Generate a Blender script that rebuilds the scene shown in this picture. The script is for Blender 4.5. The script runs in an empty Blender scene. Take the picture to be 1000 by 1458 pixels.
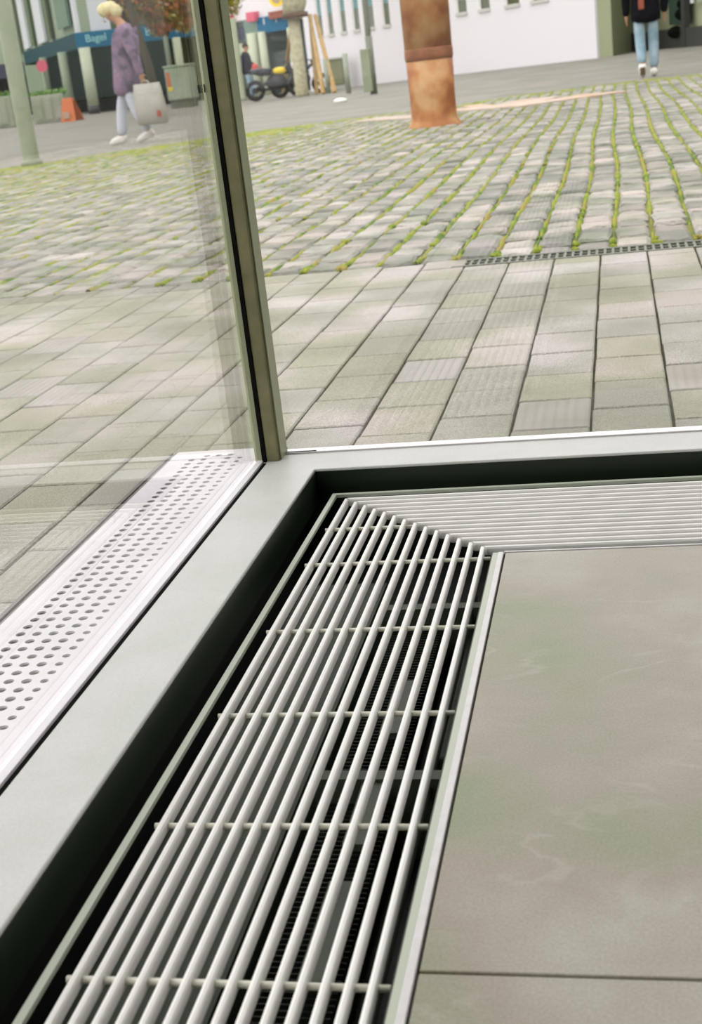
import bpy, math, random
import numpy as np
from mathutils import Vector, Matrix, noise as mnoise

C = bpy.context.scene
COL = C.collection
R = random.Random(7)

# ------------------------------------------------------------------ camera
FPX = 1892.5
YAW, PITCH, ROLL = 0.22237, 0.324654, 0.118045
CAM = np.array([0.0, 0.0, 0.66])
def cam_axes():
    cy, sy, cp, sp = math.cos(YAW), math.sin(YAW), math.cos(PITCH), math.sin(PITCH)
    f = np.array([-sy*cp, cy*cp, -sp]); r = np.array([cy, sy, 0.0]); d = np.cross(f, r)
    cr, sr = math.cos(ROLL), math.sin(ROLL)
    return cr*r + sr*d, -sr*r + cr*d, f
RX, DN, FW = cam_axes()
cam_data = bpy.data.cameras.new('camera')
cam = bpy.data.objects.new('camera', cam_data); COL.objects.link(cam)
M4 = Matrix(((RX[0], -DN[0], -FW[0], CAM[0]), (RX[1], -DN[1], -FW[1], CAM[1]), (RX[2], -DN[2], -FW[2], CAM[2]), (0, 0, 0, 1)))
cam.matrix_world = M4
cam_data.sensor_fit = 'VERTICAL'; cam_data.sensor_height = 36; cam_data.sensor_width = 24.69
cam_data.lens = FPX/1458*36
cam_data.clip_start = 0.02; cam_data.clip_end = 400
cam_data.dof.use_dof = True; cam_data.dof.focus_distance = 1.95; cam_data.dof.aperture_fstop = 11
C.camera = cam

# ------------------------------------------------------------------ world / exposure (overcast daylight)
w = bpy.data.worlds.new('overcast_sky'); C.world = w; w.use_nodes = True
nt = w.node_tree; nt.nodes.clear()
tc = nt.nodes.new('ShaderNodeTexCoord'); sx = nt.nodes.new('ShaderNodeSeparateXYZ'); rp = nt.nodes.new('ShaderNodeValToRGB')
bg = nt.nodes.new('ShaderNodeBackground'); wo = nt.nodes.new('ShaderNodeOutputWorld')
rp.color_ramp.elements[0].position = 0.0; rp.color_ramp.elements[0].color = (0.63, 0.62, 0.62, 1)
rp.color_ramp.elements[1].position = 1.0; rp.color_ramp.elements[1].color = (1.0, 0.975, 0.985, 1)
nt.links.new(tc.outputs['Generated'], sx.inputs[0]); nt.links.new(sx.outputs['Z'], rp.inputs[0])
nt.links.new(rp.outputs[0], bg.inputs[0]); nt.links.new(bg.outputs[0], wo.inputs[0]); bg.inputs[1].default_value = 1.9
C.view_settings.view_transform = 'Standard'; C.view_settings.look = 'None'
C.view_settings.gamma = 1.0; C.view_settings.use_curve_mapping = False
C.view_settings.exposure = 0.68

# ------------------------------------------------------------------ helpers
def gz(x, y):
    t = min(1, max(0, (y-20)/12)); t = t*t*(3-2*t)
    return -0.026 + t*(min(.15, max(-.15, .118+.0242*x)) + .026)
def ray(px, py): return RX*(px-500)/FPX + DN*(py-729)/FPX + FW
def P(px, py, D): return CAM + ray(px, py)*D
def G(px, py):
    d = ray(px, py); z = -0.026
    for _ in range(30):
        t = (z-CAM[2])/d[2]; p = CAM+d*t; z = gz(p[0], p[1])*.5+z*.5
    return p
def depth(p): return float((np.array(p)-CAM)@FW)
def proj(x, y, z):
    v = np.array([x, y, z])-CAM; c = v@FW
    return (v@RX)/c*FPX+500, (v@DN)/c*FPX+729, c
def topz(p, py):      # height above p at which picture row py is reached
    lo, hi = -1.0, 30.0
    for _ in range(50):
        m = (lo+hi)/2
        if proj(p[0], p[1], m)[1] > py: lo = m
        else: hi = m
    return m
ORI = {}
class MB:
    def __init__(s): s.v = []; s.f = []
    def add(s, vs, fs):
        n = len(s.v); s.v += [tuple(map(float, q)) for q in vs]; s.f += [tuple(i+n for i in f) for f in fs]; return s
    def box(s, x0, x1, y0, y1, z0, z1):
        return s.add([(x0,y0,z0),(x1,y0,z0),(x1,y1,z0),(x0,y1,z0),(x0,y0,z1),(x1,y0,z1),(x1,y1,z1),(x0,y1,z1)],
                     [(0,3,2,1),(4,5,6,7),(0,1,5,4),(1,2,6,5),(2,3,7,6),(3,0,4,7)])
    def obox(s, p, q, w_, z0, z1, side=0):   # slab from p to q (xy), thickness w_, side shifts it off the line
        p = np.array(p[:2], float); q = np.array(q[:2], float); d = (q-p)/np.linalg.norm(q-p); n = np.array([-d[1], d[0]])
        a = p+n*(side-w_/2); b = q+n*(side-w_/2); c = q+n*(side+w_/2); e = p+n*(side+w_/2)
        return s.prism([a, b, c, e], z0, z1)
    def prism(s, poly, z0, z1):
        k = len(poly); vs = [(p[0], p[1], z0) for p in poly]+[(p[0], p[1], z1) for p in poly]
        return s.add(vs, [tuple(range(k-1, -1, -1)), tuple(range(k, 2*k))]+[(i, (i+1) % k, k+(i+1) % k, k+i) for i in range(k)])
    def tube(s, pts, rad, n=10, cap=True):
        pts = [np.array(p, float) for p in pts]
        if not hasattr(rad, '__len__'): rad = [rad]*len(pts)
        vs = []; fs = []
        for i, p in enumerate(pts):
            d = pts[min(i+1, len(pts)-1)]-pts[max(i-1, 0)]; d /= np.linalg.norm(d)
            a = np.cross(d, [0, 0, 1.0]) if abs(d[2]) < .9 else np.cross(d, [0, 1.0, 0]); a /= np.linalg.norm(a); b = np.cross(d, a)
            for k in range(n):
                t = 2*math.pi*k/n; vs.append(p+rad[i]*(a*math.cos(t)+b*math.sin(t)))
        for i in range(len(pts)-1):
            for k in range(n):
                fs.append((i*n+k, i*n+(k+1) % n, (i+1)*n+(k+1) % n, (i+1)*n+k))
        if cap: fs += [tuple(range(n-1, -1, -1)), tuple((len(pts)-1)*n+k for k in range(n))]
        return s.add(vs, fs)
    def ball(s, c, r, n=10, m=7, sc=(1, 1, 1)):
        vs = [(c[0], c[1], c[2]-r*sc[2])]
        for j in range(1, m):
            ph = -math.pi/2+math.pi*j/m
            for k in range(n):
                t = 2*math.pi*k/n; vs.append((c[0]+r*sc[0]*math.cos(ph)*math.cos(t), c[1]+r*sc[1]*math.cos(ph)*math.sin(t), c[2]+r*sc[2]*math.sin(ph)))
        vs.append((c[0], c[1], c[2]+r*sc[2])); e = len(vs)-1
        fs = [(0, 1+(k+1) % n, 1+k) for k in range(n)]
        for j in range(m-2):
            fs += [(1+j*n+k, 1+j*n+(k+1) % n, 1+(j+1)*n+(k+1) % n, 1+(j+1)*n+k) for k in range(n)]
        fs += [(e, 1+(m-2)*n+k, 1+(m-2)*n+(k+1) % n) for k in range(n)]
        return s.add(vs, fs)
    def build(s, name, mat, parent=None, smooth=False, bevel=0, origin=None, seg=2):
        if origin is None:
            if parent is not None: origin = ORI.get(parent.name, np.zeros(3))
            else:
                a = np.array(s.v); origin = np.array([(a[:, 0].min()+a[:, 0].max())/2, (a[:, 1].min()+a[:, 1].max())/2, a[:, 2].min()])
        o_ = np.array(origin, float)
        me = bpy.data.meshes.new(name); a = np.array(s.v)-o_
        me.from_pydata([tuple(q) for q in a], [], s.f); me.materials.append(mat); me.update()
        if smooth: me.polygons.foreach_set('use_smooth', [True]*len(me.polygons))
        o = bpy.data.objects.new(name, me); COL.objects.link(o); ORI[o.name] = o_
        if parent is not None:
            o.parent = parent; o.location = o_-ORI[parent.name]
        else: o.location = o_
        if bevel:
            b = o.modifiers.new('bevel', 'BEVEL'); b.width = bevel; b.segments = seg; b.limit_method = 'ANGLE'
            b.harden_normals = False
        return o
def empty(name, loc):
    o = bpy.data.objects.new(name, None); COL.objects.link(o); o.location = loc; o.empty_display_size = .1; ORI[o.name] = np.array(loc, float); return o
def tag(o, label=None, cat=None, group=None, kind=None):
    for k, v in (('label', label), ('category', cat), ('group', group), ('kind', kind)):
        if v: o[k] = v
    return o
def struct(o): o['kind'] = 'structure'; return o
def link_copy(src, loc, parent, scale=None):
    o = src.copy(); COL.objects.link(o); o.parent = parent; o.location = loc
    if scale: o.scale = scale
    return o

def mat(name, c1, c2=None, scale=8, rough=.6, metal=0, bump=0, bscale=60, rnd=0, c3=None, spec=.5, detail=4, speck=0):
    m = bpy.data.materials.new(name); m.use_nodes = True; t = m.node_tree; b = t.nodes['Principled BSDF']
    b.inputs['Roughness'].default_value = rough; b.inputs['Metallic'].default_value = metal
    b.inputs['Specular IOR Level'].default_value = spec
    geo = t.nodes.new('ShaderNodeNewGeometry')
    L = t.links.new
    col = None
    if c2:
        n = t.nodes.new('ShaderNodeTexNoise'); n.inputs['Scale'].default_value = scale; n.inputs['Detail'].default_value = detail
        L(geo.outputs['Position'], n.inputs['Vector'])
        r = t.nodes.new('ShaderNodeValToRGB'); L(n.outputs['Fac'], r.inputs[0])
        r.color_ramp.elements[0].position = .36; r.color_ramp.elements[1].position = .64
        r.color_ramp.elements[0].color = (*c1, 1); r.color_ramp.elements[1].color = (*c2, 1)
        if c3:
            e = r.color_ramp.elements.new(.5); e.color = (*c3, 1)
        col = r.outputs[0]
    if rnd or speck:
        hs = t.nodes.new('ShaderNodeHueSaturation')
        if col: L(col, hs.inputs['Color'])
        else: hs.inputs['Color'].default_value = (*c1, 1)
        val = None
        if rnd:
            oi = t.nodes.new('ShaderNodeObjectInfo')
            ad = t.nodes.new('ShaderNodeMath'); ad.operation = 'ADD'; L(oi.outputs['Random'], ad.inputs[0]); L(geo.outputs['Random Per Island'], ad.inputs[1])
            fr = t.nodes.new('ShaderNodeMath'); fr.operation = 'FRACT'; L(ad.outputs[0], fr.inputs[0])
            mr = t.nodes.new('ShaderNodeMapRange'); L(fr.outputs[0], mr.inputs[0]); mr.inputs[3].default_value = 1-rnd; mr.inputs[4].default_value = 1+rnd
            val = mr.outputs[0]
            m2 = t.nodes.new('ShaderNodeMath'); m2.operation = 'MULTIPLY'; L(fr.outputs[0], m2.inputs[0]); m2.inputs[1].default_value = 7.31
            f2 = t.nodes.new('ShaderNodeMath'); f2.operation = 'FRACT'; L(m2.outputs[0], f2.inputs[0])
            mh = t.nodes.new('ShaderNodeMapRange'); L(f2.outputs[0], mh.inputs[0]); mh.inputs[3].default_value = .75; mh.inputs[4].default_value = 1.25
            L(mh.outputs[0], hs.inputs['Saturation'])
        if speck:
            n3 = t.nodes.new('ShaderNodeTexNoise'); n3.inputs['Scale'].default_value = 420; n3.inputs['Detail'].default_value = 2
            L(geo.outputs['Position'], n3.inputs['Vector'])
            m3 = t.nodes.new('ShaderNodeMapRange'); L(n3.outputs['Fac'], m3.inputs[0]); m3.inputs[1].default_value = .3; m3.inputs[2].default_value = .7
            m3.inputs[3].default_value = 1-speck; m3.inputs[4].default_value = 1+speck
            if val:
                mm = t.nodes.new('ShaderNodeMath'); mm.operation = 'MULTIPLY'; L(val, mm.inputs[0]); L(m3.outputs[0], mm.inputs[1]); val = mm.outputs[0]
            else: val = m3.outputs[0]
        L(val, hs.inputs['Value']); col = hs.outputs[0]
    if col: L(col, b.inputs['Base Color'])
    else: b.inputs['Base Color'].default_value = (*c1, 1)
    if bump:
        n2 = t.nodes.new('ShaderNodeTexNoise'); n2.inputs['Scale'].default_value = bscale; n2.inputs['Detail'].default_value = 5
        L(geo.outputs['Position'], n2.inputs['Vector'])
        bp = t.nodes.new('ShaderNodeBump'); bp.inputs['Strength'].default_value = bump; bp.inputs['Distance'].default_value = .01
        L(n2.outputs['Fac'], bp.inputs['Height']); L(bp.outputs[0], b.inputs['Normal'])
    return m

M = dict(
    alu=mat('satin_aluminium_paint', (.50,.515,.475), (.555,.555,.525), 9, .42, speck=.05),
    sill_shade=mat('painted_sill_shade', (.008,.015,.007), rough=.4, spec=.3),  # shade on the inner sill faces, put into the base colour
    bead=mat('white_glazing_bead', (.70,.67,.69), rough=.35),
    gasket=mat('black_rubber', (.005,.005,.005), rough=.9, spec=.1),
    gasket_grey=mat('grey_rubber', (.10,.09,.08), rough=.6),
    post=mat('olive_grey_metal', (.17,.165,.075), (.23,.215,.105), 25, .42, .25),
    post_side=mat('pale_olive_metal', (.31,.33,.20), rough=.4),
    bar=mat('off_white_bar_paint', (.81,.80,.755), rough=.38),
    rod=mat('cream_rod_paint', (.66,.66,.55), rough=.4),
    strip=mat('grey_green_strip', (.40,.44,.35), rough=.4),
    lip=mat('pale_tile_trim', (.60,.58,.58), (.55,.535,.52), 60, .35),
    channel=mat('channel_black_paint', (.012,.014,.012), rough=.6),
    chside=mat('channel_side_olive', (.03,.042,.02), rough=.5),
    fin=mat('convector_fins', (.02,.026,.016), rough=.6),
    copper=mat('grey_heating_pipe', (.10,.12,.08), rough=.5),
    perf=mat('white_perforated_metal', (.56,.53,.55), (.50,.475,.495), 7, .45),
    dirt=mat('dark_joint_soil', (.05,.055,.025), (.10,.10,.05), 30, .9),
    paver=mat('concrete_paver', (.20,.20,.145), (.36,.325,.30), 2.2, .8, bump=.5, bscale=120, rnd=.08, speck=.36, c3=(.255,.25,.19), detail=9),
    cobble=mat('granite_sett', (.15,.16,.115), (.33,.29,.26), 4, .7, bump=.9, bscale=60, rnd=.26, speck=.25, c3=(.225,.22,.18), detail=8),
    moss=mat('moss', (.07,.14,.006), (.26,.21,.04), 6, .95, c3=(.21,.26,.012), bump=.8, bscale=90, detail=7),
    mossbed=mat('mossy_bed', (.06,.09,.01), (.17,.15,.04), 4, .95, c3=(.13,.16,.02), bump=.8, bscale=60),
    iron=mat('grating_iron', (.11,.125,.09), (.16,.16,.13), 40, .6),
    slot=mat('drain_black', (.006,.006,.005), rough=.9),
    asphalt=mat('worn_asphalt', (.165,.17,.13), (.225,.205,.18), 1.2, .9, speck=.05),
    stone=mat('pink_sandstone', (.42,.30,.22), (.46,.37,.29), 6, .8, rnd=.08),
    terracotta=mat('rusty_terracotta', (.25,.075,.017), (.46,.27,.12), 3.6, .65, c3=(.38,.165,.05), bump=.5, bscale=25),
    terraband=mat('dark_rust_band', (.17,.055,.018), (.24,.08,.025), 9, .7),
    wall=mat('white_render', (.72,.70,.72), rough=.8),
    olivewall=mat('olive_wall', (.34,.36,.22), rough=.7),
    darkbase=mat('charcoal_plinth', (.03,.03,.028), rough=.5),
    winframe=mat('white_window_frame', (.72,.72,.66), rough=.5),
    winglass=mat('dark_green_glass', (.05,.07,.02), rough=.12),
    blind=mat('teal_blind', (.10,.24,.25), rough=.6),
    sillgrey=mat('window_ledge', (.52,.52,.47), rough=.6),
    pole=mat('grey_green_pole', (.20,.235,.14), (.26,.29,.19), 3, .5),
    polegrey=mat('grey_pole', (.25,.28,.21), rough=.5),
    poledark=mat('dark_grey_pole', (.14,.155,.11), rough=.5),
    bark=mat('pale_bark', (.30,.28,.17), (.42,.40,.27), 12, .9, bump=.7, bscale=14),
    darkbark=mat('dark_bark', (.06,.035,.02), rough=.9),
    stake=mat('timber_stake', (.34,.22,.08), (.44,.30,.12), 5, .8),
    strap=mat('brown_strap', (.10,.05,.025), rough=.8),
    leafa=mat('autumn_leaf', (.42,.10,.02), (.34,.28,.05), 2.5, .7, c3=(.24,.09,.02), rnd=.3),
    leafy=mat('yellow_leaf', (.34,.30,.03), (.20,.20,.03), 3, .7, rnd=.3),
    leafg=mat('green_leaf', (.06,.16,.015), (.16,.30,.03), 6, .8, rnd=.3),
    blue=mat('blue_fascia', (.002,.11,.22), rough=.6, spec=.1),
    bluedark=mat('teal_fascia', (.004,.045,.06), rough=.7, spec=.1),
    bluetext=mat('pale_blue_lettering', (.30,.62,.62), rough=.5),
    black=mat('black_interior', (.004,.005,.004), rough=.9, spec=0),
    shopwall=mat('grey_white_facade', (.62,.64,.66), rough=.7),
    bay=mat('pale_green_facade', (.27,.33,.22), rough=.7),
    bayglass=mat('bay_glass', (.12,.20,.15), rough=.2),
    cream=mat('cream_column', (.44,.48,.34), rough=.6),
    planter=mat('pale_planter', (.26,.30,.20), (.34,.34,.28), 1.5, .8),
    orange=mat('orange_panel', (.50,.13,.03), rough=.6),
    yellow=mat('yellow_sign', (.85,.62,.02), rough=.5),
    red=mat('red_print', (.62,.06,.06), rough=.5),
    pink=mat('pink_print', (.62,.10,.16), rough=.6),
    navy=mat('navy_awning', (.03,.03,.06), rough=.6),
    glassgreen=mat('shop_glass', (.03,.06,.045), rough=.15),
    cabinet=mat('grey_cabinet', (.30,.36,.25), (.37,.42,.33), 2, .6),
    cab2=mat('olive_cabinet', (.20,.21,.11), rough=.6),
    skin=mat('skin', (.48,.24,.13), rough=.6),
    blonde=mat('blonde_hair', (.72,.60,.28), (.80,.72,.45), 20, .7),
    lilac=mat('lilac_quilted_jacket', (.30,.18,.28), (.10,.065,.10), 9, .8, c3=(.21,.135,.22), bump=.8, bscale=9),
    trousers=mat('pale_blue_trousers', (.66,.69,.76), rough=.8),
    shoe=mat('white_shoe', (.78,.76,.70), rough=.5),
    sole=mat('brown_sole', (.08,.05,.02), rough=.8),
    jeans=mat('light_blue_jeans', (.20,.32,.38), (.36,.46,.54), 5, .8),
    jacket=mat('black_jacket', (.006,.006,.010), rough=.9, spec=.1),
    jacketn=mat('dark_navy_jacket', (.012,.014,.028), rough=.9, spec=.1),
    rust=mat('rust_red_strap', (.26,.06,.03), rough=.7),
    hairdark=mat('dark_brown_hair', (.035,.02,.012), rough=.8),
    bag=mat('white_plastic_bag', (.56,.52,.48), (.46,.45,.38), 6, .6),
    bagmark=mat('red_bag_print', (.45,.10,.06), rough=.6),
    tyre=mat('black_tyre', (.01,.01,.01), rough=.8),
    chrome=mat('engine_metal', (.03,.03,.035), rough=.4, metal=.3),
    bikepaint=mat('black_bike_paint', (.01,.012,.02), rough=.3),
    ceiling=mat('ceiling_paint', (.09,.115,.05), rough=.9),
    inner=mat('interior_wall_paint', (.05,.065,.025), rough=.9),
)
# paver ribs
def ribbed():
    m = mat('ribbed_paver', (.22,.21,.18), (.30,.28,.26), 4, .8, rnd=.08, speck=.08)
    t = m.node_tree; b = t.nodes['Principled BSDF']; g = t.nodes.new('ShaderNodeNewGeometry')
    wv = t.nodes.new('ShaderNodeTexWave'); wv.wave_type = 'BANDS'; wv.bands_direction = 'X'; wv.inputs['Scale'].default_value = 16; wv.inputs['Distortion'].default_value = .4
    bp = t.nodes.new('ShaderNodeBump'); bp.inputs['Strength'].default_value = .35; bp.inputs['Distance'].default_value = .004
    t.links.new(g.outputs['Position'], wv.inputs['Vector']); t.links.new(wv.outputs['Fac'], bp.inputs['Height']); t.links.new(bp.outputs[0], b.inputs['Normal'])
    return m
M['ribbed'] = ribbed()
def tile_mat():
    m = mat('slate_floor_tile', (.15,.195,.08), (.34,.335,.27), 2.1, .33, c3=(.245,.21,.155), bump=.15, bscale=18, speck=.14, detail=9)
    t = m.node_tree; b = t.nodes['Principled BSDF']; L = t.links.new
    g = t.nodes.new('ShaderNodeNewGeometry')
    mp = t.nodes.new('ShaderNodeMapping'); mp.inputs['Rotation'].default_value = (0, 0, .5); mp.inputs['Scale'].default_value = (.55, 1.5, 1); L(g.outputs['Position'], mp.inputs[0])
    n = t.nodes.new('ShaderNodeTexNoise'); n.inputs['Scale'].default_value = 5.5; n.inputs['Detail'].default_value = 6; n.inputs['Distortion'].default_value = 1.6
    L(mp.outputs[0], n.inputs['Vector'])
    s = t.nodes.new('ShaderNodeMath'); s.operation = 'SUBTRACT'; s.inputs[1].default_value = .5; L(n.outputs['Fac'], s.inputs[0])
    a = t.nodes.new('ShaderNodeMath'); a.operation = 'ABSOLUTE'; L(s.outputs[0], a.inputs[0])
    r = t.nodes.new('ShaderNodeMapRange'); r.inputs[1].default_value = 0; r.inputs[2].default_value = .03; r.inputs[3].default_value = .35; r.inputs[4].default_value = 0; L(a.outputs[0], r.inputs[0])
    n2 = t.nodes.new('ShaderNodeTexNoise'); n2.inputs['Scale'].default_value = 7; L(g.outputs['Position'], n2.inputs['Vector'])
    r2 = t.nodes.new('ShaderNodeMapRange'); r2.inputs[1].default_value = .48; r2.inputs[2].default_value = .62; L(n2.outputs['Fac'], r2.inputs[0])
    mu = t.nodes.new('ShaderNodeMath'); mu.operation = 'MULTIPLY'; L(r.outputs[0], mu.inputs[0]); L(r2.outputs[0], mu.inputs[1])
    mx = t.nodes.new('ShaderNodeMixRGB'); L(mu.outputs[0], mx.inputs[0]); L(b.inputs['Base Color'].links[0].from_socket, mx.inputs[1]); mx.inputs[2].default_value = (.36, .34, .28, 1)
    L(mx.outputs[0], b.inputs['Base Color'])
    return m
M['tile'] = tile_mat()
def glass_mat():
    m = bpy.data.materials.new('window_glass'); m.use_nodes = True; t = m.node_tree; t.nodes.clear(); L = t.links.new
    g = t.nodes.new('ShaderNodeNewGeometry'); dp = t.nodes.new('ShaderNodeVectorMath'); dp.operation = 'DOT_PRODUCT'
    L(g.outputs['Incoming'], dp.inputs[0]); L(g.outputs['Normal'], dp.inputs[1])
    def mth(op, a, b=None):
        n = t.nodes.new('ShaderNodeMath'); n.operation = op
        for i, q in enumerate((a, b)):
            if q is None: continue
            if isinstance(q, (int, float)): n.inputs[i].default_value = q
            else: L(q, n.inputs[i])
        return n.outputs[0]
    c = mth('ABSOLUTE', dp.outputs['Value']); p5 = mth('POWER', mth('SUBTRACT', 1.0, c), 4.0)
    F = mth('ADD', mth('MULTIPLY', p5, 1.0), .036)
    tr = t.nodes.new('ShaderNodeBsdfTransparent'); tr.inputs[0].default_value = (.97, .97, .965, 1)
    gl = t.nodes.new('ShaderNodeBsdfGlossy'); gl.inputs['Roughness'].default_value = 0.0; gl.inputs['Color'].default_value = (1, 1, 1, 1)
    mx = t.nodes.new('ShaderNodeMixShader'); L(F, mx.inputs[0]); L(tr.outputs[0], mx.inputs[1]); L(gl.outputs[0], mx.inputs[2])
    o = t.nodes.new('ShaderNodeOutputMaterial'); L(mx.outputs[0], o.inputs[0])
    return m
M['glass'] = glass_mat()

# ================================================================== STRUCTURE: interior
XR, YB, H = 4.0, -4.0, 3.0
s_ = 0.032                                   # sill height over the grille
SX, SY = -0.5155, 2.0456                     # inner sill edge
GX, GY = -0.632, 2.157                       # glass planes
floor = struct(MB().box(-.185, XR, YB, 1.714, -.14, -.022).build('floor', M['dirt']))
tx = [-.1785, .42, 1.02, 1.62, 2.22, 2.82, 3.42, XR]
ty = [1.7125, .83, -.06, -.95, -1.84, -2.73, YB]
for i in range(len(tx)-1):
    for j in range(len(ty)-1):
        q = .0014
        MB().box(tx[i]+q, tx[i+1]-q, ty[j+1]+q, ty[j]-q, -.022, .0).build('tile', M['tile'], floor, bevel=.0012)
# metal edging between tiles and grille
tr1 = struct(MB().box(-.1955, -.1875, YB, 1.7215, -.13, -.003).box(-.1875, XR, 1.7135, 1.7215, -.13, -.003).build('trim_1', M['strip'], bevel=.0008))
MB().box(-.1872, -.1795, YB, 1.713, -.02, .0012).build('tile_edging', M['lip'], tr1, bevel=.001)
MB().box(-.179, XR, 1.7128, 1.7165, -.02, .0008).build('tile_edging', M['lip'], tr1, bevel=.0006)
# heating channel
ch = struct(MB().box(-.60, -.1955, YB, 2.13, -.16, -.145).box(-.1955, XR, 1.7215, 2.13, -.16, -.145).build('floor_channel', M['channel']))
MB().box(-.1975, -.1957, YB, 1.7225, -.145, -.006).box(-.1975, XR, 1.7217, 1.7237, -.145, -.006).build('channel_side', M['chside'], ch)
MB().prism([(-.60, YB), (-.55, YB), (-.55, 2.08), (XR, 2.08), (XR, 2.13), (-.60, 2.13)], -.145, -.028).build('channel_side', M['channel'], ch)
# L-shaped sill
sill = struct(MB().prism([(-.611, YB), (SX, YB), (SX, SY), (XR, SY), (XR, 2.144), (-.611, 2.144)], -.027, s_).build('trim_2', M['alu'], bevel=.0022, seg=3))
MB().prism([(SX, YB), (SX+.0012, YB), (SX+.0012, SY-.0012), (XR, SY-.0012), (XR, SY), (SX, SY)], -.027, s_-.0042).build('sill_face_shade', M['sill_shade'], sill)  # thin dark skin on the inner faces, painting in the shade there
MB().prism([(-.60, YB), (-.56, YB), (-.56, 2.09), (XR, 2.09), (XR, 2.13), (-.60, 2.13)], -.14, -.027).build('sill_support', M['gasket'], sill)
# walls / ceiling out of frame
struct(MB().box(XR, XR+.2, YB, 2.2, -.16, H).build('wall_right', M['inner']))
struct(MB().box(-.66, XR+.2, YB-.2, YB, -.16, H).build('wall_back', M['inner']))
struct(MB().box(-.70, XR+.2, YB-.2, 2.22, H, H+.3).build('ceiling', M['ceiling']))
# windows
w1 = struct(MB().box(-.6172, -.6115, YB, 2.10, .006, .0305).build('window_1', M['gasket']))
MB().box(GX-.003, GX+.003, YB, 2.112, .033, H).build('pane', M['glass'], w1)
MB().box(-.6285, -.6174, YB, 2.106, .006, .0345).build('glazing_bead', M['bead'], w1, bevel=.0008)
MB().box(-.645, -.6287, YB, 2.112, -.026, .012).build('outer_frame', M['gasket_grey'], w1)
w2 = struct(MB().box(-.587, XR, 2.1435, 2.1535, .006, .0312).build('window_2', M['gasket']))
MB().box(-.598, XR, GY-.003, GY+.003, .02, H).build('pane', M['glass'], w2)
MB().box(-.587, XR, 2.1405, 2.1435, .02, .0345).build('glazing_bead', M['lip'], w2, bevel=.0006)
MB().box(-.598, XR, 2.1605, 2.186, -.026, .029).build('outer_frame', M['bead'], w2, bevel=.002)
MB().box(-.587, -.535, 2.1440, 2.1530, .0313, .0335).build('gasket_end', M['gasket'], w2)
# corner post
po = struct(MB().box(-.6122, -.590, 2.104, 2.150, s_, H).build('trim_3', M['post'], bevel=.0016))
MB().box(-.6192, -.6124, 2.1015, 2.150, s_-.001, H).build('post_gasket', M['gasket'], po)
MB().box(-.5902, -.5872, 2.112, 2.156, s_, H).build('post_edge', M['post_side'], po, bevel=.0008)
MB().box(-.6298, -.6194, 2.106, 2.150, .0346, H).build('outer_cover', M['post_side'], po, bevel=.0012)
MB().box(-.650, -.6000, 2.162, 2.176, -.026, H).build('outer_cover', M['post_side'], po, bevel=.002)
MB().box(-.6304, -.6298, 2.1035, 2.124, .64, .652).build('screw', M['gasket'], po)

# ================================================================== floor grilles
P0 = .0186
def grille_bar(a, b, along, k, parent):
    """one bar of rounded section; along 'y' runs at x=a, along 'x' at y=a"""
    w2_, h_ = .0034, .0135
    prof = [(-w2_*.8, -h_), (w2_*.8, -h_), (w2_, -.0035), (w2_*.72, -.0009), (0, 0), (-w2_*.72, -.0009), (-w2_, -.0035)]
    n = len(prof); vs = []
    for e in (0, 1):
        for (u, z) in prof:
            if along == 'y': vs.append((a+u, (b[e] if e == 0 else 1.530-(a+u)-.0025), z))
            else: vs.append(((b[0] if e == 1 else 1.530-(a+u)+.0025), a+u, z))
    fs = [tuple(range(n)), tuple(range(2*n-1, n-1, -1))]+[(i, n+i, n+(i+1) % n, (i+1) % n) for i in range(n)]
    MB().add(vs, fs).build('bar', M['bar'], parent)
gl = empty('floor_grille', (-.34, -.5, -.03))
tag(gl, 'long white bar grille in the floor channel along the left window, with cream cross rods', 'grille')
for k in range(14): grille_bar(-.453+P0*k, (-2.4, 0), 'y', k, gl)
for y in (-2.3, -1.82, -1.4, -.96, -.72, -.5, -.28, -.06, .16, .38, .60, .820, 1.0425, 1.263, 1.485, 1.712, 1.857):
    x1 = min(-.1985, 1.530-y+.004)
    MB().tube([(-.463, y, -.0085), (x1, y, -.0085)], .0031, 8).build('cross_rod', M['rod'], gl, smooth=True)
MB().prism([(-.4815, -2.4), (-.4735, -2.4), (-.4735, 2.0035), (-.4815, 2.0115)], -.006, -.0005).build('frame_strip', M['strip'], gl, bevel=.0006)
gb = empty('floor_grille', (1.5, 1.86, -.03))
tag(gb, 'white bar grille in the floor channel along the front window, bars parallel to that window', 'grille')
for k in range(14): grille_bar(1.983-P0*k, (XR-.02, 0), 'x', k, gb)
x = -.30
for i in range(18):
    x = -.34+.22*i; y0 = max(1.7245, 1.530-x+.004) if x < -.19 else 1.7245
    MB().tube([(x, y0, -.0115), (x, 1.992, -.0115)], .0031, 8).build('cross_rod', M['rod'], gb, smooth=True)
MB().prism([(-.4815, 2.0115), (-.4735, 2.0035), (XR-.02, 2.0035), (XR-.02, 2.0115)], -.006, -.0005).build('frame_strip', M['strip'], gb, bevel=.0006)
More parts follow.
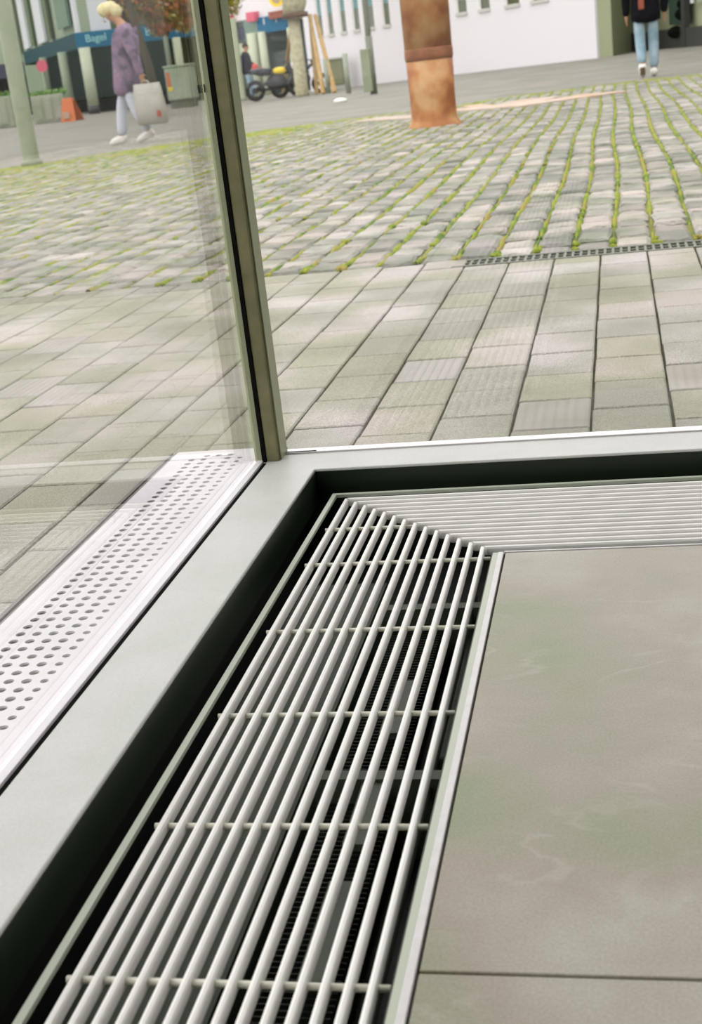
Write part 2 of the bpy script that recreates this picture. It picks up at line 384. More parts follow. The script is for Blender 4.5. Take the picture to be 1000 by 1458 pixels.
# convector in the channel
cv = empty('convector_heater', (-.38, -.5, -.145))
tag(cv, 'grey finned convector heater with pipes lying in the channel under the left grille', 'heater')
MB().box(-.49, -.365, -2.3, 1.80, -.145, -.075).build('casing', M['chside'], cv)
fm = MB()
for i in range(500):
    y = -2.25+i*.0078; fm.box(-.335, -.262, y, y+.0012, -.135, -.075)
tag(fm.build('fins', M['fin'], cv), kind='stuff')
for xx in (-.318, -.280): MB().tube([(xx, -2.35, -.105), (xx, 1.74, -.105)], .008, 10).build('pipe', M['copper'], cv, smooth=True)
for y in [-1.9+.442*i for i in range(9)]:
    MB().box(-.345, -.20, y, y+.018, -.145, -.048).build('bracket', M['copper'], cv)
MB().tube([(-.225, -2.3, -.06), (-.225, 1.7, -.06)], .006, 8).build('pipe', M['fin'], cv, smooth=True)
MB().box(-.243, -.205, 1.30, 1.62, -.14, -.085).build('valve_box', M['chside'], cv, bevel=.004)

for y0_, y1_ in ((-.5, -.30), (-.25, -.08), (.20, .36), (.42, .575), (.645, .79), (.88, 1.02), (1.08, 1.20), (1.30, 1.43)):
    MB().box(-.292, -.268, y0_, y1_, -.06, -.052).build('baffle_panel', M['copper'], cv)
# ================================================================== outside ground
PITCHX, PL = .1492, .2135
pav = struct(MB().box(-4.6, 12, 2.19, 4.60, -.09, -.040).box(-4.6, -.872, -4.2, 2.19, -.09, -.040).build('paved_strip', M['dirt']))
def paver_shape(wd, ln, seed):
    r = random.Random(seed); c = .0035; hw, hl = wd/2, ln/2; z0, zt = -.03, 0
    j = [[r.uniform(-.0012, .0012) for _ in range(2)] for _ in range(4)]
    cr = [(-hw, -hl), (hw, -hl), (hw, hl), (-hw, hl)]
    cr = [(a+j[i][0], b+j[i][1]) for i, (a, b) in enumerate(cr)]
    vs = [(a, b, z0) for a, b in cr]+[(a, b, zt-c*.8) for a, b in cr]+[(a-math.copysign(c, a), b-math.copysign(c, b), zt+r.uniform(-.0006, .0006)) for a, b in cr]
    fs = [(i, (i+1) % 4, 4+(i+1) % 4, 4+i) for i in range(4)]+[(4+i, 4+(i+1) % 4, 8+(i+1) % 4, 8+i) for i in range(4)]+[(8, 9, 10, 11)]
    return vs, fs
pv = []
col0 = .0762+PITCHX/2
for k in range(-80, 31):
    xc = col0-PITCHX*(-k)                    # column centre
    if xc < -4.5: continue
    rr = random.Random(1000+k)
    off = (0 if k % 2 else .5)*PL+rr.uniform(-.015, .015)
    y = 2.741-PL*34+off
    yend = 4.44 if xc > -.56 else 4.595
    ystart = 2.1905 if xc > -.66 else (2.385 if xc > -.885 else -4.1)
    while y < yend:
        a, b = max(y, ystart), min(y+PL, yend)
        if b-a > .03: pv.append((xc, (a+b)/2, b-a))
        y += PL
def visible(x, y, z, m=15):
    px, py, c = proj(x, y, z); return c > 0 and -m < px < 1000+m and -m < py < 1458+m
vis = [p for p in pv if visible(p[0], p[1], -.026)]
vis.sort(key=lambda p: p[0]**2+p[1]**2); near = set(vis[:300])
cache = {}; rest = MB()
for i, (xc, yc, ln) in enumerate(pv):
    wd = PITCHX-.0056; l2 = round(ln-.0066, 3)
    dz = random.Random(i).uniform(-.0012, .0012)
    if (xc, yc, ln) in near:
        sd = i % 4; rib = random.Random(i*7).random() < .05
        if (sd, l2, rib) not in cache:
            vs, fs = paver_shape(wd, l2, sd); o = MB().add(vs, fs).build('paver', M['ribbed' if rib else 'paver'], pav, origin=(0, 0, 0))
            cache[(sd, l2, rib)] = o; o.location = (xc-ORI[pav.name][0], yc-ORI[pav.name][1], -.026+dz-ORI[pav.name][2])
        else: link_copy(cache[(sd, l2, rib)], (xc-ORI[pav.name][0], yc-ORI[pav.name][1], -.026+dz-ORI[pav.name][2]), pav)
    else:
        vs, fs = paver_shape(wd, l2, i % 4); rest.add([(a+xc, b+yc, c-.026+dz) for a, b, c in vs], fs)
tag(rest.build('farther_pavers', M['paver'], pav), kind='stuff')
# tiny moss in the paver joints, right part
# perforated plate along the left window
PX0, PX1, PT = -.866, -.6455, -.020
pp = MB(); hp = .0239; NC = 14
hx = [-.8208+.0239*k for k in range(5)]
def perf_cell(cx, cy, hw, hh, r, n=NC):
    vs = []; 
    for k in range(n):
        t = 2*math.pi*k/n; c, s = math.cos(t), math.sin(t); q = 1/max(abs(c), abs(s))
        vs.append((cx+hw*c*q, cy+hh*s*q, PT))
    for z in (PT, PT-.003):
        for k in range(n):
            t = 2*math.pi*k/n; vs.append((cx+r*math.cos(t), cy+r*math.sin(t), z))
    fs = []
    for k in range(n):
        k2 = (k+1) % n; fs.append((k, k2, n+k2, n+k)); fs.append((n+k, n+k2, 2*n+k2, 2*n+k))
    # corners of the square cell
    return vs, fs
ytop = 2.3395
yrows = [ytop-hp*i for i in range(120)]
NC = 16
for ri, yy in enumerate(yrows):
    for ci, xx in enumerate(hx):
        if ri == 0 and ci in (0, 4) or (ri == 1 and ci == 2):
            pp.add([(xx-hp/2, yy-hp/2, PT), (xx+hp/2, yy-hp/2, PT), (xx+hp/2, yy+hp/2, PT), (xx-hp/2, yy+hp/2, PT)], [(0, 1, 2, 3)])
        else:
            vs, fs = perf_cell(xx, yy, hp/2, hp/2, .0068 if ci < 4 else .0056, 16); pp.add(vs, fs)
yb = yrows[-1]-hp/2; yt = ytop+hp/2; xa = hx[0]-hp/2; xb = hx[-1]+hp/2
def q4(a, b, c, d, z): return [(a, c, z), (b, c, z), (b, d, z), (a, d, z)]
pp.add(q4(PX0, xa, yb, yt, PT), [(0, 1, 2, 3)]); pp.add(q4(xb, PX1, yb, yt, PT), [(0, 1, 2, 3)]); pp.add(q4(PX0, PX1, yt, 2.374, PT), [(0, 1, 2, 3)])
pp.add([(PX0, yb, PT), (PX0, 2.374, PT), (PX0, 2.374, PT-.02), (PX0, yb, PT-.02)], [(0, 1, 2, 3)])
pp.add([(PX0, 2.374, PT), (PX1, 2.374, PT), (PX1, 2.374, PT-.02), (PX0, 2.374, PT-.02)], [(0, 1, 2, 3)])
pe = pp.build('perforated_plate', M['perf'])
tag(pe, 'long white metal plate punched with round holes on the ground outside the left window', 'drain cover')
struct(MB().box(-.866, -.64, -4.1, 2.38, -.10, -.05).build('gutter_bed', M['dirt']))
struct(MB().box(-.872, -.868, -4.1, 2.38, -.06, -.0215).box(-.886, -.879, -4.1, 2.38, -.06, -.0225).build('gutter_edge', M['gasket_grey']))

# slot drain
dr = empty('slot_drain', (3, 4.5, -.09))
tag(dr, 'narrow dark grated drain channel between the pavers and the cobblestones at right', 'drain')
MB().box(-.565, 12, 4.445, 4.585, -.09, -.06).build('trough', M['slot'], dr)
MB().box(-.565, 12, 4.445, 4.462, -.06, -.0245).box(-.565, 12, 4.568, 4.585, -.06, -.0245).box(-.565, 12, 4.511, 4.519, -.06, -.0255).build('rail', M['iron'], dr)
bar0 = MB().box(-.0042, .0042, 4.462, 4.568, -.05, -.026).build('grate_bar', M['iron'], dr, origin=(0, 4.5, -.026))
bar0.location = (-.557-3, 0, .064)
fb = MB()
for i in range(1, 500):
    xx = -.557+.0262*i
    if xx < .6: link_copy(bar0, (xx-3, 0, .064), dr)
    elif xx < 12: fb.box(xx-.0042, xx+.0042, 4.462, 4.568, -.05, -.026)
tag(fb.build('farther_grate_bars', M['iron'], dr), kind='stuff')

# cobbled square
CX0 = .1135; CP = .1355
fe_x = [-14, -7, -6.2, -5.5, -3.4, -1.9, -1.4, .4, 1.2, 14]; fe_y = [12.6, 14.0, 14.4, 15.4, 17.3, 18.0, 18.8, 19.6, 19.3, 19.0]
def fary(x): return float(np.interp(x, fe_x, fe_y))
bedp = [(-11, 4.586)]+[(9.0, 4.586)]+[(x, fary(x)) for x in np.linspace(9, -11, 41)]
cob = struct(MB().prism([(p[0], p[1]) for p in bedp], -.08, -.037).build('cobbled_square', M['mossbed']))
def sett(wd, ln, seed):
    r = random.Random(seed); hw, hl = wd/2, ln/2; U = r.uniform
    base = [(-hw, -hl), (0, -hl), (hw, -hl), (hw, hl), (0, hl), (-hw, hl)]
    o = [(a+U(-.005, .005), b+U(-.004, .004)) for a, b in base]
    c = [.013, .012]
    t = [(a-(math.copysign(c[0], a) if abs(a) > .02 else 0), b-math.copysign(c[1], b)) for a, b in o]
    vs = [(a, b, -.028) for a, b in o]+[(a*.985, b*.985, -.009+U(-.003, .002)) for a, b in o]+[(a, b, U(-.003, .0025)) for a, b in t]
    n = 6
    fs = [(i, (i+1) % n, n+(i+1) % n, n+i) for i in range(n)]+[(n+i, n+(i+1) % n, 2*n+(i+1) % n, 2*n+i) for i in range(n)]+[(12, 13, 16, 17), (13, 14, 15, 16)]
    return vs, fs
cb = []
for k in range(-66, 82):
    xc = CX0-CP/2-CP*k
    if not (-10.9 < xc < 8.9): continue
    rr = random.Random(k*31+5); y = 4.592; ye = fary(xc)
    while y < ye:
        ln = rr.choice([.12, .145, .165, .18, .2, .23]); wob = .012*math.sin(y*1.1+k*.05)+.010*mnoise.noise((k*.4, y*.5, 0))
        if y+ln > ye+.1: break
        cb.append((xc+wob, y+ln/2, ln, rr.uniform(-.006, .005), rr.uniform(-.04, .04), rr.uniform(-.004, .004))); y += ln+.010
vis = [p for p in cb if visible(p[0], p[1], -.026, 6)]
vis.sort(key=lambda p: p[0]**2+p[1]**2); near = set(vis[:300])
cache = {}; rest = MB()
o3 = ORI[cob.name]
for i, t_ in enumerate(cb):
    xc, yc, ln, dz, rz, wj = t_; wd = CP-.020+wj; sd = i % 5
    if t_ in near:
        loc = (xc-o3[0], yc-o3[1], -.022+dz-o3[2])
        if (sd, ln) not in cache:
            vs, fs = sett(CP-.020, ln-.006, sd*10+int(ln*100)); o = MB().add(vs, fs).build('cobblestone', M['cobble'], cob, origin=(0, 0, 0)); o.location = loc; cache[(sd, ln)] = o
        else: o = link_copy(cache[(sd, ln)], loc, cob)
        o.rotation_euler = (0, 0, rz)
    else:
        vs, fs = sett(wd, ln-.006, sd*10+int(ln*100)); c_, s2 = math.cos(rz), math.sin(rz)
        rest.add([(xc+a*c_-b*s2, yc+a*s2+b*c_, -.022+dz+e) for a, b, e in vs], fs)
tag(rest.build('farther_cobblestones', M['cobble'], cob), kind='stuff')
# moss growing up in the joints
ms = MB()
for k in range(-30, 82):
    xj = CX0-CP*k
    if not (-10.8 < xj < 5): continue
    y = 4.6; ye = fary(xj); prev = None
    while y < ye:
        den = mnoise.noise((xj*1.3, y*.7, 3.1))*.7+mnoise.noise((xj*9, y*3.3, 8))*.55+mnoise.noise((xj*20, y*8, 1))*.5
        den += .08+.36*max(0, min(1, (y-8)/8))+.50*max(0, min(1, (-xj-2.0)/3))+.14*(xj > -.9)-.12*(xj < -1.2 and y < 9)
        a = max(0, min(1, .38+den*1.25+R.uniform(-.12, .12))); wdt = .003+.019*a; h = -.039+.019*a+.004*R.random()
        wob = .012*math.sin(y*1.1+k*.05); xx = xj+wob
        cur = [(xx-wdt/2-.006*a, y, -.036), (xx-wdt*.25, y, h), (xx+wdt*.25, y, h), (xx+wdt/2+.006*a, y, -.036)]
        if prev: ms.add(prev+cur, [(0, 1, 5, 4), (1, 2, 6, 5), (2, 3, 7, 6)])
        prev = cur; y += .035 if y < 9 else .07
tufts = [(R.uniform(-10, 1.8), 0) for _ in range(900)]
for x_, _ in tufts:
    k = round((CX0-x_)/CP); xx = CX0-CP*k; yy = R.uniform(4.6, fary(xx))
    d = mnoise.noise((xx*.9, yy*.5, 3.1))
    if d < -.1 and xx > -4: continue
    r = R.uniform(.010, .022); ms.ball((xx+.012*math.sin(yy*1.1+k*.05), yy, -.030), r, 6, 4, (1, 1.6, .75))
for k in range(-3, 14):
    xx = CX0-CP*k
    for _ in range(5):
        r = R.uniform(.008, .016); ms.ball((xx+R.uniform(-.014, .014), 4.605+R.random()**2*.16, -.028), r, 6, 4, (.9, 1.4, .9))
for i in range(2600):   # thick moss by the far edge and at the left
    xx = R.uniform(-10.5, 2.5); yy = fary(xx)-abs(R.gauss(0, .35 if xx > -3.5 else .8)); r = R.uniform(.03, .08)
    if xx < -3.5: r *= 1.3
    ms.ball((xx, yy, -.034), r, 6, 4, (1.3, 1.3, .22))
tag(ms.build('joint_moss', M['moss'], None, smooth=True), 'green and yellow moss growing in the joints between the cobblestones', 'moss', kind='stuff')

# lane beyond
am = MB(); xs = list(np.linspace(-90, 60, 76)); rows = 24
vs = []
for xx in xs:
    f0 = fary(max(-11, min(9, xx)))-.05
    if xx < -10.9 or xx > 8.9: f0 = 4.6
    for j in range(rows+1):
        yy = f0+(95-f0)*(j/rows)**1.7; vs.append((xx, yy, gz(xx, yy)-.006))
am.add(vs, [(i*(rows+1)+j, (i+1)*(rows+1)+j, (i+1)*(rows+1)+j+1, i*(rows+1)+j+1) for i in range(len(xs)-1) for j in range(rows)])
struct(am.build('asphalt_lane', M['asphalt']))
# ground in all other directions (seen only in reflections)
struct(MB().box(-90, -4.6, -60, 4.6, -.2, -.035).box(12, 60, -60, 4.6, -.2, -.035).box(-4.6, 12, -60, -4.25, -.2, -.035).build('outer_ground', M['asphalt']))
# sandstone kerb arc round the terracotta column
arc = empty('stone_kerb', tuple(G(735, 150)))
tag(arc, 'curved row of pinkish sandstone slabs on the ground behind the rusty column', 'kerb')
apx = [(552, 172), (598, 165), (640, 160), (672, 155), (705, 151), (738, 148), (770, 145), (798, 143), (820, 142)]
for (a, b) in zip(apx[:-1], apx[1:]):
    if 580 < a[0] < 600: continue
    p, q = G(*a), G(*b); d = (q-p)/np.linalg.norm(q-p); 
    for so in (-.36, .36): MB().obox(p+d*.01, q-d*.01, .70, -.035, -.008+R.uniform(-.003, .003), side=so).build('kerb_slab', M['stone'], arc, bevel=.01)

# ================================================================== terracotta column
cp_ = G(616, 181); cr_ = .5*67/FPX*depth(cp_); cp_ = cp_+np.array([0, cr_*.9, 0])
arc = arc; col = empty('terracotta_column', tuple(cp_)); tag(col, 'thick round rust-brown column with flared foot standing on the cobblestones', 'column')
def ring(z0, z1, r0, r1, m, name, n=40, steps=1):
    mb = MB(); pts = [(cp_[0], cp_[1], cp_[2]+z0+(z1-z0)*i/steps) for i in range(steps+1)]
    mb.tube(pts, [r0+(r1-r0)*i/steps for i in range(steps+1)], n); return mb.build(name, m, col, smooth=False, bevel=0)
zb = topz(cp_, 84)-cp_[2]; zt_ = topz(cp_, 68)-cp_[2]
D_ = depth(cp_)
sh = MB(); zz = [0, .02, .05, .09, .3, zb]
sh.tube([(cp_[0], cp_[1], cp_[2]-.01+z) for z in zz], [cr_*1.22, cr_*1.17, cr_*1.06, cr_*.985, cr_*.97, cr_*1.0], 40).build('shaft', M['terracotta'], col, smooth=True)
MB().tube([(cp_[0], cp_[1], cp_[2]+z) for z in (zb-.01, zb+.02, zt_-.02, zt_+.01)], [cr_*1.0, cr_*1.03, cr_*1.03, cr_*1.0], 40).build('band', M['terraband'], col, smooth=True)
MB().tube([(cp_[0], cp_[1], cp_[2]+z) for z in (zt_, 1.6, 3.2)], [cr_*1.01, cr_*1.04, cr_*1.07], 40).build('shaft', M['terracotta'], col, smooth=True)

# ================================================================== posts and street things
def img_w(px, D): return px/FPX*D
lp = G(46, 236); ld = depth(lp)
lamp = empty('lamp_post', tuple(lp)); tag(lamp, 'tall thick grey-green lamp post on the mossy cobblestones at the left edge', 'post')
MB().tube([lp, lp+[0, 0, .02], lp+[0, 0, 4.6]], [img_w(13, ld), img_w(12, ld), img_w(11.3, ld)], 24).build('shaft', M['pole'], lamp, smooth=True)
MB().tube([lp, lp+[0, 0, .05], lp+[0, 0, .07]], [img_w(15.5, ld), img_w(15, ld), img_w(12, ld)], 24).build('base_collar', M['pole'], lamp, smooth=True)
MB().tube([lp+[0, 0, 4.6], lp+[0, 0, 4.7], lp+[0, 0, 5.0], lp+[0, 0, 5.05]], [.12, .3, .3, .1], 20).build('lamp_head', M['cream'], lamp, smooth=True)

sp = G(533, 134); sd_ = depth(sp)
sgn = empty('sign_pole', tuple(sp)); tag(sgn, 'slim grey pole with a narrow control box, in front of the long white wall', 'pole')
MB().tube([sp, sp+[0, 0, 1.1]], img_w(5.2, sd_), 14).build('lower_tube', M['poledark'], sgn, smooth=True)
MB().tube([sp+[0, 0, 1.05], sp+[0, 0, 4.5]], img_w(4.2, sd_), 14).build('upper_tube', M['polegrey'], sgn, smooth=True)
bx = P(524, 100, sd_-.1); bw = img_w(6.5, sd_)
MB().box(bx[0]-bw, bx[0]+bw, sp[1]-.16, sp[1]+.0, sp[2]+.06, topz(sp, 69)).build('control_box', M['pole'], sgn, bevel=.01)

# street tree with stakes
tp = G(431, 137); td = depth(tp); U = td/FPX
tree = empty('staked_tree', tuple(tp)); tag(tree, 'street tree with pale trunk tied to timber stakes, left of the white wall', 'tree')
zr = topz(tp, 22)
MB().tube([tp, tp+[0, 0, .1], (tp[0], tp[1], zr)], [11.0*U, 9.5*U, 8.5*U], 16).build('trunk', M['bark'], tree, smooth=True)
p2 = G(449, 136)
q2 = P(444, 24, td)
MB().tube([tp+[18*U, .3, 0], (q2[0]-2*U, q2[1], zr)], [3*U, 3*U], 8).build('stake', M['stake'], tree)
MB().tube([(tp[0]-1*U, tp[1], zr-.05), (tp[0]+4*U, tp[1], zr+.3), (tp[0]+5*U, tp[1], zr+1.6)], [14*U, 17*U, 18*U], 18).build('wrapped_trunk', M['bark'], tree, smooth=True)
MB().tube([(tp[0]+3*U, tp[1], zr-.06), (tp[0]+3*U, tp[1], zr+.06)], [18.5*U, 18.5*U], 18).build('strap', M['strap'], tree, smooth=True)
for (bx_, by_, tx_) in ((404, 138, 416), (461, 134, 441), (477, 132, 449)):
    a = G(bx_, by_); b = P(tx_, 22, td-.25)
    MB().tube([a, b], [3.4*U, 2.8*U], 8).build('stake', M['stake'], tree)
def foliage(mb, c, r, n, leaf, rng, sq=1):
    for _ in range(n):
        v = np.array([rng.gauss(0, 1) for _ in range(3)]); v /= np.linalg.norm(v); p = np.array(c)+v*r*rng.random()**.45*np.array([1, 1, sq])
        a = np.array([rng.gauss(0, 1) for _ in range(3)]); a /= np.linalg.norm(a); b = np.cross(a, v); b /= (np.linalg.norm(b)+1e-6)
        s = leaf*rng.uniform(.6, 1.3); mb.add([p-a*s, p+b*s*.6, p+a*s, p-b*s*.6], [(0, 1, 2, 3)])
fm = MB()
for i in range(9):
    fm_c = (tp[0]+R.uniform(-1.2, 1.2), tp[1]+R.uniform(-1, 1), zr+2.6+R.uniform(-.3, 1.5)); foliage(fm, fm_c, .9, 260, .10, R)
tag(fm.build('foliage', M['leafy'], tree), kind='stuff')

# autumn tree behind the woman
ap = G(228, 166); ad = depth(ap); ap_top = topz(ap, 0)
at_ = empty('autumn_tree', tuple(ap)); tag(at_, 'tree with a dark trunk and rust-red autumn leaves behind the woman in lilac', 'tree')
MB().tube([ap, (ap[0]-.1, ap[1], ap[2]+1.3), (ap[0]-.45, ap[1], ap_top+.3)], [.16, .12, .10], 10).build('trunk', M['darkbark'], at_, smooth=True)
MB().tube([(ap[0]-.2, ap[1], ap[2]+1.6), P(165, 0, ad), P(160, -60, ad)], [.10, .16, .1], 8).build('branch', M['darkbark'], at_, smooth=True)
fm = MB()
for (fx, fy, fr) in ((250, 8, 34), (215, 20, 22), (262, 30, 16), (228, 40, 14), (185, 0, 24), (270, 5, 22), (240, -40, 50), (200, -60, 45), (245, 22, 20)):
    foliage(fm, P(fx, fy, ad+R.uniform(-.6, .6)), fr/FPX*ad, 330, .085, R)
tag(fm.build('foliage', M['leafa'], at_), kind='stuff')
# yellow foliage just right of the corner post
yp = P(322, 6, 40); yg = G(322, 150)
yt_ = empty('yellow_tree', (yp[0], yp[1], gz(yp[0], yp[1]))); tag(yt_, 'yellow-leaved tree top seen just right of the window corner post', 'tree')
MB().tube([(yp[0]-.55, yp[1], gz(yp[0], yp[1])), (yp[0]-.5, yp[1], yp[2])], [.10, .08], 8).build('trunk', M['darkbark'], yt_, smooth=True)
fm = MB(); foliage(fm, P(322, -8, 40), .60, 500, .09, R); tag(fm.build('foliage', M['leafy'], yt_), kind='stuff')

# grey cabinet with two posts by the wall
c1 = G(483, 126); cd = depth(c1); U2 = cd/FPX
cab = empty('utility_cabinet', tuple(c1)); tag(cab, 'olive-grey utility cabinet standing before the white wall beside the staked tree', 'cabinet')
zt2 = topz(c1, 84); MB().box(c1[0]-11*U2, c1[0]+10*U2, c1[1]-.2, c1[1]+.3, c1[2]+.12, zt2).build('body', M['cab2'], cab, bevel=.02)
MB().box(c1[0]-11*U2, c1[0]+10*U2, c1[1]-.15, c1[1]+.25, c1[2], c1[2]+.12).build('plinth', M['sillgrey'], cab)
MB().box(c1[0]-12*U2, c1[0]+11*U2, c1[1]-.25, c1[1]+.32, zt2, zt2+.05).build('lid', M['sillgrey'], cab)
for (bx_, by_, tt, nm) in ((497, 133, 76, 'short grey post right of the olive-grey cabinet'), (468, 133, 84, 'short pale post left of the olive-grey cabinet')):
    a = G(bx_, by_); o = MB().tube([a, (a[0], a[1], topz(a, tt))], 2.8*U2, 10).build('bollard', M['polegrey'], None, smooth=True); tag(o, nm, 'bollard')
wb = G(485, 146)
tag(MB().ball(wb+[0, 0, .03], .10, 10, 6, (1.3, 1, .5)).build('paper_scrap', M['shoe'], None, smooth=True), 'crumpled white scrap of paper lying on the lane below the tree', 'litter')

# ================================================================== long white building
A = np.array([-8.93, 44.02]); B = np.array([-.333, 32.73]); dAB = (B-A)/np.linalg.norm(B-A); A0 = A-dAB*1.6
nAB = np.array([-dAB[1], dAB[0]]); 
if nAB[1] < 0: nAB = -nAB
def wallpt(px, py=60):    # wall point (xy) on picture column px
    # intersect the vertical plane of the wall
    d = ray(px, py); n = np.array([nAB[0], nAB[1], 0]); t = ((np.array([*A, 0])-CAM)@n)/(d@n); return CAM+d*t
SZ = 1.495
wbz = MB(); 
bld = empty('white_building', (A0[0], A0[1], -.2)); tag(bld, 'long white rendered building with a row of tall narrow windows across the square', 'building')
def wslab(p, q, z0, z1, th, off, m, name, bev=0, par=bld):
    p = np.array(p[:2])+nAB*off; q = np.array(q[:2])+nAB*off
    return MB().prism([p, q, q+nAB*th, p+nAB*th], z0, z1).build(name, m, par, bevel=bev)
wslab(A0, B, -.3, SZ, .4, 0, M['wall'], 'lower_wall')
wslab(A0, B, SZ, 5.5, .3, .35, M['wall'], 'back_panel')
wslab(A0, B, 4.2, 5.5, .4, 0, M['wall'], 'upper_wall')
def sillz(px): return SZ
# openings: (left px, right px) along the bottom edge of each window
ops = [(454, 462, 55), (468, 477, 52), (486, 495, 48.5), (504, 514, 44), (522, 534.5, 41), (546, 557, 36.5), (573, 586, 32), (612, 624, 25), (650, 666, 16), (682, 699, 13), (719, 741, 6), (756, 782, 0)]
edges = []
for (a, b, yb_) in ops:
    p = wallpt(a, yb_); q = wallpt(b, yb_); edges.append((p, q))
prevq = A0
for (p, q) in edges:
    wslab(prevq, p, SZ, 4.2, .38, .0, M['wall'], 'pier')
    fr = wslab(p, q, SZ-.02, SZ+.06, .42, -.04, M['sillgrey'], 'window_ledge')
    w_ = np.linalg.norm(q[:2]-p[:2]); f_ = wslab(p, p[:2]+dAB*.06, SZ+.06, 4.2, .10, .02, M['winframe'], 'window_frame')
    wslab(q[:2]-dAB*.06, q, SZ+.06, 4.2, .10, .02, M['winframe'], 'window_frame')
    wslab(p[:2]+dAB*.06, q[:2]-dAB*.06, SZ+.06, 2.15, .02, .05, M['winglass'], 'window_pane')
    wslab(p[:2]+dAB*.06, q[:2]-dAB*.06, 2.15, 4.2, .02, .05, M['blind'], 'window_blind')
    prevq = q
wslab(prevq, B, SZ, 4.2, .38, .0, M['wall'], 'pier')
wslab(B-dAB*.42, B, gz(*B)-.2, 5.5, .06, -.06, M['wall'], 'corner_pilaster')
# olive return wall and recessed shopfront at right
Rp = G(888, 74); B2 = np.array(Rp[:2])
MB().obox(B, B2, .3, -.2, 5.5, side=-.16).build('return_wall', M['olivewall'], bld)
E1 = G(1000, 65); dE = (E1[:2]-B2); E2 = B2+dE*5.5
sf = empty('shop_front', (B2[0], B2[1], 0)); tag(sf, 'pale green glazed shop front with a charcoal plinth behind the man in jeans', 'shop front')
def esl(u0, u1, z0, z1, th, off, m, name):
    n_ = np.array([-dE[1], dE[0]])/np.linalg.norm(dE); p = B2+dE*u0+n_*off; q = B2+dE*u1+n_*off
    return MB().prism([p, q, q+n_*th, p+n_*th], z0, z1).build(name, m, sf)
zE = gz(*B2); U0 = .36/np.linalg.norm(dE)
esl(U0, 5.5, -.2, zE+.42, .3, 0, M['darkbase'], 'plinth')
esl(U0, 5.5, zE+.42, 5.5, .2, .25, M['olivewall'], 'display_wall')
for i, u in enumerate((0, .80, 1.5, 2.2, 3.0, 3.8, 4.6)): esl(u-.015 if u else U0, u+.02 if u else U0+.03, -.1, 5.5, .12, -.02, M['darkbase'], 'mullion')
esl(.57, .80, zE+.5, 5, .04, .12, M['glassgreen'], 'window_pane'); esl(.86, .88, zE+.9, 5, .05, .05, M['bead'], 'white_post'); esl(.90, 1.45, zE+.9, 5, .04, .12, M['bay'], 'window_panel')
esl(1.6, 5.4, zE+.45, 5, .04, .15, M['glassgreen'], 'window_pane')
for (px_, py_) in ((962, 46), (972, 20), (975, 5)):
    p = P(px_, py_, depth([*(B2+dE*.66), 0.8])-.3); tag(MB().ball(p, .17, 10, 6, (1, .6, .8)).build('display_item', M['black'], sf, smooth=True))

# dark office block to the right of the frame, mirrored in the left window
ob = empty('office_block', (36, 50, -.1)); tag(ob, 'dark glazed office block beyond the right end of the shop front', 'building')
MB().box(E2[0]+.5, 70, 48, 54, -.2, 12).build('body', M['black'], ob)
for i in range(12): MB().box(E2[0]+2+4*i, E2[0]+2.4+4*i, 47.8, 48.02, -.2, 12).build('pier', M['olivewall'], ob)
# ================================================================== left shop building with the blue fascia
DC = 52.0
def seg(par, p, q, z0, z1, th, m, name, off=0, bev=0):
    p = np.array(p[:2]); q = np.array(q[:2]); return MB().obox(p, q, th, z0, z1, side=off).build(name, m, par, bevel=bev)
c0 = P(108, 60, DC); c1r = P(300, 60, DC+1.5); c1l = P(30, 60, 66)
shop = empty('corner_shop', (c0[0], c0[1], -.1)); tag(shop, 'corner shop with blue fascia and dark arcade behind the woman in lilac', 'building')
zf0 = topz(c0, 70); zf1 = topz(c0, 47)
dR = (c1r-c0)[:2]; dR /= np.linalg.norm(dR); dL = (c1l-c0)[:2]; dL /= np.linalg.norm(dL)
back = np.array([dL[0]*0, 1.0])
seg(shop, c0, c1r, zf0, zf1, .5, M['blue'], 'fascia', off=.25); seg(shop, c0, c1l, zf0, zf1, .5, M['bluedark'], 'fascia', off=-.25)
seg(shop, c0+[0, .3, 0], P(158, 40, DC+.6), zf1, 9, .4, M['shopwall'], 'upper_wall', off=.2)
seg(shop, P(158, 40, DC+.6), c1r, zf1, 9, .4, M['winglass'], 'upper_glazing', off=.3)
seg(shop, c0+[0, .3, 0], c1l, zf1, 9, .4, M['bay'], 'side_wall', off=-.35)
LL = np.linalg.norm((c1l-c0)[:2])
for u0, u1, m_ in ((.08, .26, 'bayglass'), (.40, .46, 'winglass'), (.52, .66, 'shopwall'), (.74, .80, 'winglass'), (.86, .97, 'shopwall')):
    seg(shop, c0[:2]+dL*LL*u0, c0[:2]+dL*LL*u1, zf1+(.35 if m_ == 'bayglass' else .1), zf1+4, .12, M[m_], 'window', off=-.10)
